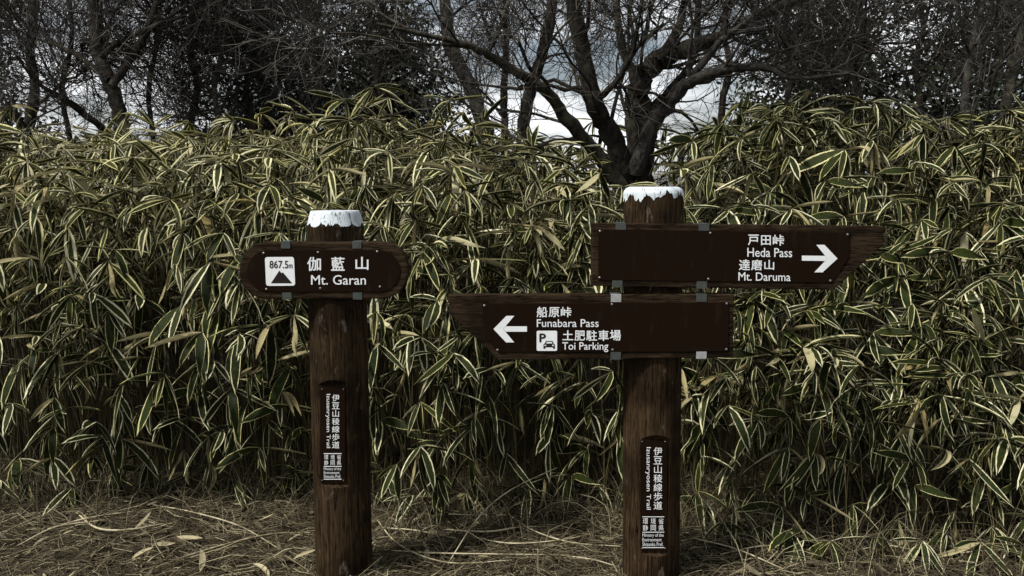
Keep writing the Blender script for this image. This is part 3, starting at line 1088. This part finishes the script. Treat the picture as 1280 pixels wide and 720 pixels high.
# library of leaves for the individually built shoots (length 1 along local +x, pitch and droop built in)
LIB = []
for i in range(96):
    rng = np.random.default_rng(500 + i)
    isdry = i >= 88
    az, pitch, bend, L, W, tw, fo, sb = whorl_params(rng, 1, 0.0, rng.uniform(0, 1))
    if isdry:
        fo, tw, sb = fo * 0.6 + 0.6, tw * 2.0, sb * 2.0
    else:
        fo = fo * 0.6
        W = W * 1.12
    v = leaf_verts(np.zeros((1, 3)), np.zeros(1), pitch, bend, np.ones(1), W / L, tw, fo, sb)
    o = mesh_obj('leaf', v.reshape(-1, 3), LEAF_F, M_LEAF, smooth=True, attrs=leaf_attrs(1, np.array([(i + 0.5) / 96]), np.array([(i % 8) / 8.0])))
    LIB.append(o.data)
    bpy.data.objects.remove(o)

SIL = [(-200, 148), (0, 152), (120, 158), (230, 152), (330, 154), (450, 138), (520, 146), (600, 160), (660, 168), (700, 195), (735, 225), (765, 250), (822, 250), (838, 185), (865, 148), (950, 130), (1100, 128), (1200, 134), (1280, 140), (1500, 135)]


def roof_z(x, y):
    """height of the bamboo roof over a point of the ground"""
    px = 640 + x * 1000 / 4.45
    _, z = at(px, interp(SIL, px), 4.3)
    z -= 0.05
    if y < 4.3:                                  # front face leans back
        z = min(z, interp([(3.2, 0.75), (3.45, 1.15), (3.8, 1.55), (4.1, 1.78), (4.3, 2.2)], y) if True else z)
    if y > 5.15:
        z = min(max(z, at(px, 158, 4.3)[1]), 2.0)
    return max(z, 0.3)


def foot_shift(x):
    return interp([(-2.4, 0.16), (-0.9, 0.14), (-0.4, 0.0), (0.5, -0.06), (0.9, -0.18), (1.3, -0.38), (2.6, -0.50)], x)


def front(x):
    return 0.16 * mnoise.noise(Vector((x * 1.3, 0.4, 0))) + 0.10 * mnoise.noise(Vector((x * 4.1, 7.4, 0)))


def face_y(z):
    return interp([(0.0, 3.42), (0.4, 3.33), (0.8, 3.32), (1.15, 3.42), (1.5, 3.68), (1.75, 4.0), (2.1, 4.4)], z)


def culm_line(rng, base, tip, r=0.003):
    b, t = np.array(base), np.array(tip)
    h = t[2] - b[2]
    f = np.linspace(0, 1, 6)[:, None]
    p = b + (t - b) * np.concatenate([f ** 1.7, f ** 1.7, 1 - (1 - f) ** 1.15], axis=1)
    p += rng.normal(0, 0.006, p.shape) * f
    return p, np.linspace(r, r * 0.55, 6)


def leaf_rand(rng, n_, x, z=1.0):
    lr = rng.random(n_)
    # left part of the thicket is more bleached than the right
    bl = interp([(-2.0, 0.10), (0.0, 0.04), (1.0, 0.0), (2.5, -0.05)], x)
    # withered patches
    pt = max(0.0, mnoise.noise(Vector((x * 2.6, z * 3.2, 12.0))) - 0.18) * 1.1
    return np.clip(lr + np.where(rng.random(n_) < 0.5, bl + pt, 0), 0, 0.999)


NUM = ['no', 'one', 'two', 'three', 'four', 'five', 'six', 'seven', 'eight', 'nine', 'ten', 'eleven', 'twelve']


def zone(px, py):
    if px < 130:
        return 'at the left edge'
    if px < 280:
        return 'midway to the left edge'
    if px < 395:
        return 'above Mt. Garan board' if py < 305 else 'left of Mt. Garan post'
    if px < 470:
        return 'behind Mt. Garan post'
    if px < 560:
        return 'right of Mt. Garan post'
    if px < 775:
        return 'above the left-pointing board' if py < 380 else 'under the left-pointing board'
    if px < 860:
        return 'behind the two-board post'
    if px < 1105:
        return 'above the right-pointing board' if py < 300 else 'beneath the right-pointing board'
    return 'beyond the upper board tip' if px < 1200 else 'at the right edge'


def single_shoots():
    rng = np.random.default_rng(91)
    spots = []
    tries = 0
    while len(spots) < 300 and tries < 20000:
        tries += 1
        px, py = rng.uniform(-15, 1295), rng.uniform(150, 640) if rng.random() < 0.86 else rng.uniform(560, 725)
        if py > interp([(0, 610), (330, 620), (400, 655), (800, 660), (900, 690), (1050, 715), (1280, 725)], px):
            continue
        if py < interp(SIL, px) + 30:
            continue
        if 740 < px < 840 and py < 285:
            continue
        if any((px - a) ** 2 + ((py - b) * 1.0) ** 2 < 33 ** 2 for a, b in spots):
            continue
        hid = (302 < px < 506 and 305 < py < 370) or (745 < px < 1050 and 285 < py < 355) or (610 < px < 912 and 372 < py < 445)
        if hid or (395 < px < 462 and py > 300) or (782 < px < 848 and py > 240):
            continue
        spots.append((px, py))
    shoots = {}
    for px, py in spots:
        y = 3.5
        for _ in range(6):
            x, z = at(px, py, y)
            y = face_y(z)
        y += rng.uniform(-0.04, 0.10) + front(x) * (1.0 if z < 1.0 else 0.4) + foot_shift(x) * max(0.0, 1 - z / 0.9)
        x, z = at(px, py, y)
        z = max(z, 0.10)
        lean = rng.normal(0, 0.10)
        bxy = (x + lean, y + rng.uniform(0.10, 0.45) * min(1, 0.3 + z))
        root = empty('dwarf_bamboo_shoot', (bxy[0], bxy[1], 0.0))
        cp, cr_ = culm_line(rng, (0, 0, -0.03), (x - bxy[0], y - bxy[1], z), 0.0035)
        lines = [(cp, cr_, 0.5)]
        out = atan2(y - bxy[1], x - bxy[0]) * 0.5 + (-pi / 2) * 0.5 + rng.normal(0, 0.5)
        low = max(0.0, min(1.0, 1 - z / 1.6))
        fans = [(cp[-1], out, rng.integers(5, 8))]
        if z > 0.35:
            p, r_, t = at_line(cp, cr_, rng.uniform(0.68, 0.88))
            a2 = out + rng.choice((-1, 1)) * rng.uniform(0.5, 1.3)
            q = p + np.array((cos(a2) * 0.10, sin(a2) * 0.10, rng.uniform(0.0, 0.07)))
            lines.append((np.array([p, (p + q) / 2 + np.array((0, 0, 0.012)), q]), np.array([0.002, 0.0018, 0.0015]), 0.5))
            fans.append((q, a2, rng.integers(3, 5)))
        tubes('stem', lines, 5, M_CULM, root)
        ndry = nall = 0
        for p, oa, k in fans:
            az, pitch, bend, L, W, tw, fo, sb = whorl_params(rng, k, oa, low, float(rng.uniform(0.88, 1.32)))
            for j in range(k):
                dry = rng.random() < interp([(-2, 0.09), (0, 0.07), (2, 0.05)], x) + max(0.0, mnoise.noise(Vector((x * 2.6, z * 3.2, 12.0))) - 0.18) * 0.9
                lb = min(7, int(bleach_and_shade(rng, 1, x, z)[0] * 8))
                i = rng.integers(88, 96) if dry else rng.integers(0, 10) * 8 + lb
                nall += 1
                ndry += int(dry)
                lf = bpy.data.objects.new('leaf', LIB[int(i)])
                COL.objects.link(lf)
                lf.parent = root
                lf.location = p
                lf.rotation_euler = (0, float(rng.normal(0, 0.15)) + 0.25 * low, float(az[j]))
                lf.scale = (float(L[j]),) * 3
        hgt = 'ankle-high' if z < 0.3 else 'knee-high' if z < 0.6 else 'waist-high' if z < 0.95 else 'chest-high' if z < 1.35 else 'head-high'
        tag(root, '%s bamboo shoot of %s leaves, %s straw-dry, %s' % (hgt, NUM[nall], NUM[ndry], zone(px, py)), 'bamboo', 'dwarf bamboo shoots along the front of the thicket')
        shoots.setdefault(root['label'], []).append((px, root))

    names = {2: ['left of two', 'right of two'], 3: ['left of three', 'middle of three', 'right of three']}
    for lab, same in shoots.items():
        if len(same) > 1:
            same.sort(key=lambda t: t[0])
            words = names.get(len(same), ['first', 'second', 'third', 'fourth', 'fifth', 'sixth', 'seventh', 'eighth', 'ninth', 'tenth'])
            for w_, (_, o) in zip(words, same):
                o['label'] = lab + ', ' + (w_ if len(same) < 4 else w_ + ' from left')


def thicket():
    rng = np.random.default_rng(92)
    prm, lines = [[] for _ in range(10)], []
    Vs, LR, LB = [], [], []

    def fan(p, oa, k, low, x, size=1.0):
        az, pitch, bend, L, W, tw, fo, sb = whorl_params(rng, k, oa, low, size)
        Vs.append((np.repeat(np.array(p)[None], k, 0), az, pitch, bend, L, W, tw, fo, sb))
        LR.append(leaf_rand(rng, k, x, p[2]))
        LB.append(bleach_and_shade(rng, k, x, p[2]))
    count = 0
    while count < 2250:
        y = 3.5 + (rng.random() ** 1.2) * 2.9
        x = rng.uniform(-1, 1) * (0.70 * y + 0.9)
        y += front(x) + foot_shift(x) * (0.8 if y < 4 else 0)
        hz = roof_z(x, y)
        hz *= 1 + 0.03 * mnoise.noise(Vector((x * 1.7, y * 1.7, 9.0))) + 0.05 * mnoise.noise(Vector((x * 5, y * 5, 3.0)))
        z = hz * (1 - 0.5 * rng.random() ** 2.0) if rng.random() > 0.07 else hz * rng.uniform(1.0, 1.10)
        px, py, _ = proj(x, y, z)
        if y < 4.25 and mnoise.noise(Vector((x * 2.3, z * 2.6, 5.1))) < -0.10:
            continue
        if 4.6 < y < 5.4 and 735 < px < 850:
            continue
        count += 1
        tip = (x, y - rng.uniform(0.0, 0.1), z)
        cp, cr_ = culm_line(rng, (x + rng.normal(0, 0.10), y + rng.uniform(0.0, 0.4), -0.03), tip, 0.0036)
        lines.append((cp, cr_, rng.random()))
        oa = -pi / 2 + rng.normal(0, 1.1)
        fan(cp[-1], oa, rng.integers(5, 9), 0.1 if rng.random() < 0.88 else -1.6, x, rng.uniform(0.85, 1.25))
        for b in range(rng.integers(1, 4)):
            p, r_, t = at_line(cp, cr_, rng.uniform(0.5, 0.93))
            a2 = -pi / 2 + rng.normal(0, 1.3)
            ln = rng.uniform(0.06, 0.2)
            q = p + np.array((cos(a2) * ln, sin(a2) * ln, rng.uniform(-0.02, 0.1)))
            lines.append((np.array([p, (p + q) / 2 + np.array((0, 0, 0.015)), q]), np.array([0.0022, 0.0018, 0.0014]), rng.random()))
            fan(q, a2, rng.integers(3, 7), max(0, 1 - q[2] / 1.6), x)
    # thin bare culms crowding the foot of the thicket
    for i in range(900):
        y = rng.uniform(3.35, 4.3)
        x = rng.uniform(-1, 1) * (0.70 * y + 0.6)
        y += foot_shift(x) + front(x)
        h = rng.uniform(0.5, 1.25) * min(1.0, roof_z(x, y) / 1.3)
        cp, cr_ = culm_line(rng, (x, y, -0.03), (x + rng.normal(0, 0.13), y + rng.normal(0, 0.1), h), rng.uniform(0.0016, 0.0032))
        lines.append((cp, cr_, rng.random()))
    A = [np.concatenate([v[i] for v in Vs]) for i in range(9)]
    lr = np.concatenate(LR)
    v = leaf_verts(*A)
    n_ = len(lr)
    F = (LEAF_F[None] + (np.arange(n_) * len(LEAF_U))[:, None, None]).reshape(-1, 4)
    root = empty('dwarf_bamboo_thicket', (0, 4.2, 0))
    off = np.array((0, 4.2, 0))
    tag(root, 'dense mass of dwarf bamboo leaves and culms behind both signposts', 'bamboo', kind='stuff')
    o = mesh_obj('leaves', v.reshape(-1, 3) - off, F, M_LEAF, root, smooth=True, attrs=leaf_attrs(n_, lr, np.concatenate(LB)))
    tag(o, kind='stuff')
    o = tubes('culms', lines, 4, M_CULM, root, off)
    tag(o, kind='stuff')


single_shoots()
thicket()


# ------------------------------------------------------------------ litter on the ground
def litter():
    rng = np.random.default_rng(93)
    lines = []
    for i in range(26000):
        y = 2.2 + 1.9 * rng.random() ** 0.8
        x = rng.uniform(-1, 1) * (0.72 * y + 0.6)
        L = rng.uniform(0.03, 0.16) * (1.6 if rng.random() < 0.15 else 1)
        a = rng.normal(0, 0.9) if rng.random() < 0.6 else rng.uniform(0, 2 * pi)
        z = ground_z(x, y) + abs(rng.normal(0, 0.014)) + 0.002
        tilt = rng.normal(0.08, 0.22)
        cv = rng.normal(0, 0.7)
        f = np.linspace(-0.5, 0.5, 3)
        pts = np.stack([x + np.cos(a + cv * f) * f * L, y + np.sin(a + cv * f) * f * L, z + np.maximum(f * L * tilt + 0.2 * L * abs(tilt), -0.004) + 0.1 * L * (0.25 - f * f)], axis=1)
        r = rng.uniform(0.0006, 0.0019)
        lines.append((pts, np.array([r, r, r * 0.4]), rng.random() ** 3.8))
    # straw gathered round the post feet
    for bx_, by_ in ((at(430.5, 712, 2.85)[0], 2.85), (at(813.5, 718, 2.80)[0], 2.80)):
        for i in range(420):
            a = rng.uniform(0, 2 * pi)
            rr = 0.108 + abs(rng.normal(0, 0.05))
            x, y = bx_ + cos(a) * rr, by_ + sin(a) * rr
            L = rng.uniform(0.04, 0.13)
            t = a + pi / 2 + rng.normal(0, 0.5)
            z = ground_z(x, y) + 0.004 + max(0, 0.03 - (rr - 0.108) * 0.4) * rng.random()
            f = np.linspace(-0.5, 0.5, 3)
            pts = np.stack([x + np.cos(t) * f * L, y + np.sin(t) * f * L, z + f * L * rng.normal(0.0, 0.12) + 0.006], axis=1)
            r = rng.uniform(0.0007, 0.0018)
            lines.append((pts, np.array([r, r, r * 0.5]), rng.random() ** 2.5))
    # short dead stems and blades still standing along the foot of the thicket
    for i in range(5200):
        x = rng.uniform(-3.2, 3.2)
        y = 3.42 + foot_shift(x) + front(x) + rng.normal(0, 0.17)
        L = rng.uniform(0.05, 0.26) * (1.0 if rng.random() < 0.85 else 1.5)
        a = rng.uniform(0, 2 * pi)
        lean_ = rng.uniform(0.1, 1.3)
        f = np.linspace(0, 1, 4)
        ln = lean_ * (0.5 + 0.8 * f)
        pts = np.stack([x + np.cos(a) * L * np.sin(ln) * f, y + np.sin(a) * L * np.sin(ln) * f, ground_z(x, y) + 0.004 + L * np.abs(np.cos(ln)) * f], axis=1)
        r = rng.uniform(0.0007, 0.0020)
        lines.append((pts, np.array([r, r, r * 0.8, r * 0.3]), rng.random() ** 3.5))
    o = tubes('dry_grass_litter', lines, 3, M_STRAW)
    tag(o, 'matted dry grass and broken straw covering the ground', 'litter', kind='stuff')
    # small dead leaves
    k = 2600
    y = 2.2 + 1.9 * rng.random(k)
    x = rng.uniform(-1, 1, k) * (0.72 * y + 0.6)
    P = np.stack([x, y, np.array([ground_z(a, b) for a, b in zip(x, y)]) + rng.uniform(0.003, 0.03, k)], axis=1)
    L = rng.uniform(0.03, 0.11, k)
    v = leaf_verts(P, rng.uniform(0, 2 * pi, k), rng.normal(0.1, 0.25, k), rng.normal(0.2, 0.4, k), L, L * rng.uniform(0.05, 0.13, k), rng.normal(0, 0.6, k), rng.uniform(0, 0.7, k), rng.normal(0, 0.4, k))
    F = (LEAF_F[None] + (np.arange(k) * len(LEAF_U))[:, None, None]).reshape(-1, 4)
    o = mesh_obj('leaf_litter', v.reshape(-1, 3), F, M_STRAW, smooth=True, attrs=leaf_attrs(k, rng.random(k) ** 4.0))
    tag(o, 'small curled dead leaves scattered among the dry grass', 'litter', kind='stuff')


litter()


def ground_at(px, py):
    a, b = (px - 640) / FPX, (360 - py) / FPX
    dy = cos(PITCH) + b * sin(PITCH)
    dz = -sin(PITCH) + b * cos(PITCH)
    t = -CAM_H / dz
    return a * t, dy * t


def stalks():
    rng = np.random.default_rng(94)
    paths = [
        ([(96, 650), (122, 674), (160, 676), (205, 662)], 6), ([(60, 668), (112, 662), (170, 648)], 4), ([(20, 690), (70, 672), (130, 660)], 4),
        ([(190, 640), (240, 652), (300, 668), (350, 690)], 4), ([(215, 706), (280, 690), (340, 676), (388, 668)], 4),
        ([(470, 650), (500, 690), (560, 712), (640, 706)], 4), ([(555, 664), (610, 676), (650, 668), (690, 662)], 5),
        ([(560, 708), (600, 660), (640, 628), (690, 602)], 4), ([(624, 636), (660, 668), (712, 688), (776, 690)], 4),
        ([(590, 676), (640, 690), (700, 686), (740, 674)], 4), ([(480, 690), (540, 700), (610, 704), (700, 700)], 4),
        ([(478, 664), (520, 672), (570, 676)], 4), ([(866, 680), (920, 700), (985, 722)], 4), ([(955, 712), (990, 690), (1040, 690), (1085, 706)], 5),
        ([(900, 700), (960, 696), (1030, 702), (1090, 712)], 4), ([(1050, 700), (1110, 694), (1180, 704)], 4), ([(1190, 696), (1240, 702), (1290, 694)], 3),
        ([(1100, 676), (1160, 690), (1230, 690)], 3), ([(700, 700), (740, 712), (776, 716)], 3), ([(330, 708), (360, 696), (392, 690)], 3)]
    where = ['curving pale dry stalk on the ground at far left', 'straight dry stalk lying above the curved one at far left', 'dry stalk low in the left corner', 'thin dry stalk sloping down towards the Mt. Garan post', 'dry stalk pointing at the foot of the Mt. Garan post',
             'long bent dry stalk right of the Mt. Garan post', 'pale thick dry stalk midway between the posts', 'dry stalk propped up diagonally midway between the posts', 'long sagging dry stalk reaching the two-board post', 'dry stalk under the thick pale one between the posts', 'flat long dry stalk along the bottom between the posts',
             'short dry stalk beside the Mt. Garan post foot', 'slanting dry stalk right of the two-board post', 'arched pale dry stalk right of the two-board post', 'dry stalk crossing the arched one', 'dry stalk below the drooping bamboo at right', 'short dry stalk in the right corner', 'thin dry stalk under the bamboo at far right',
             'short dry stalk at the foot of the two-board post', 'short dry stalk touching the foot of the Mt. Garan post']
    for (pp, w), lab in zip(paths, where):
        up = 0.0
        c = []
        for i, (px, py) in enumerate(pp):
            x, y = ground_at(px, py)
            lift = 0.022 + 0.02 * sin(pi * i / (len(pp) - 1))
            if 'propped' in lab:
                lift += 0.07 * i
                y -= 0.14 * i
            c.append((x, y, ground_z(x, y) + lift))
        P, Q = smooth_path(c, [w * 0.0006, w * 0.00078, w * 0.0007, w * 0.0004][:len(c)], 6)
        b = P[0].copy()
        b[2] = 0
        o = tubes('dry_stalk', [(P, Q, 0.7)], 6, M_STALK, None, b)
        o.location = b
        tag(o, lab, 'stalk', 'dry stalks on the ground')


stalks()
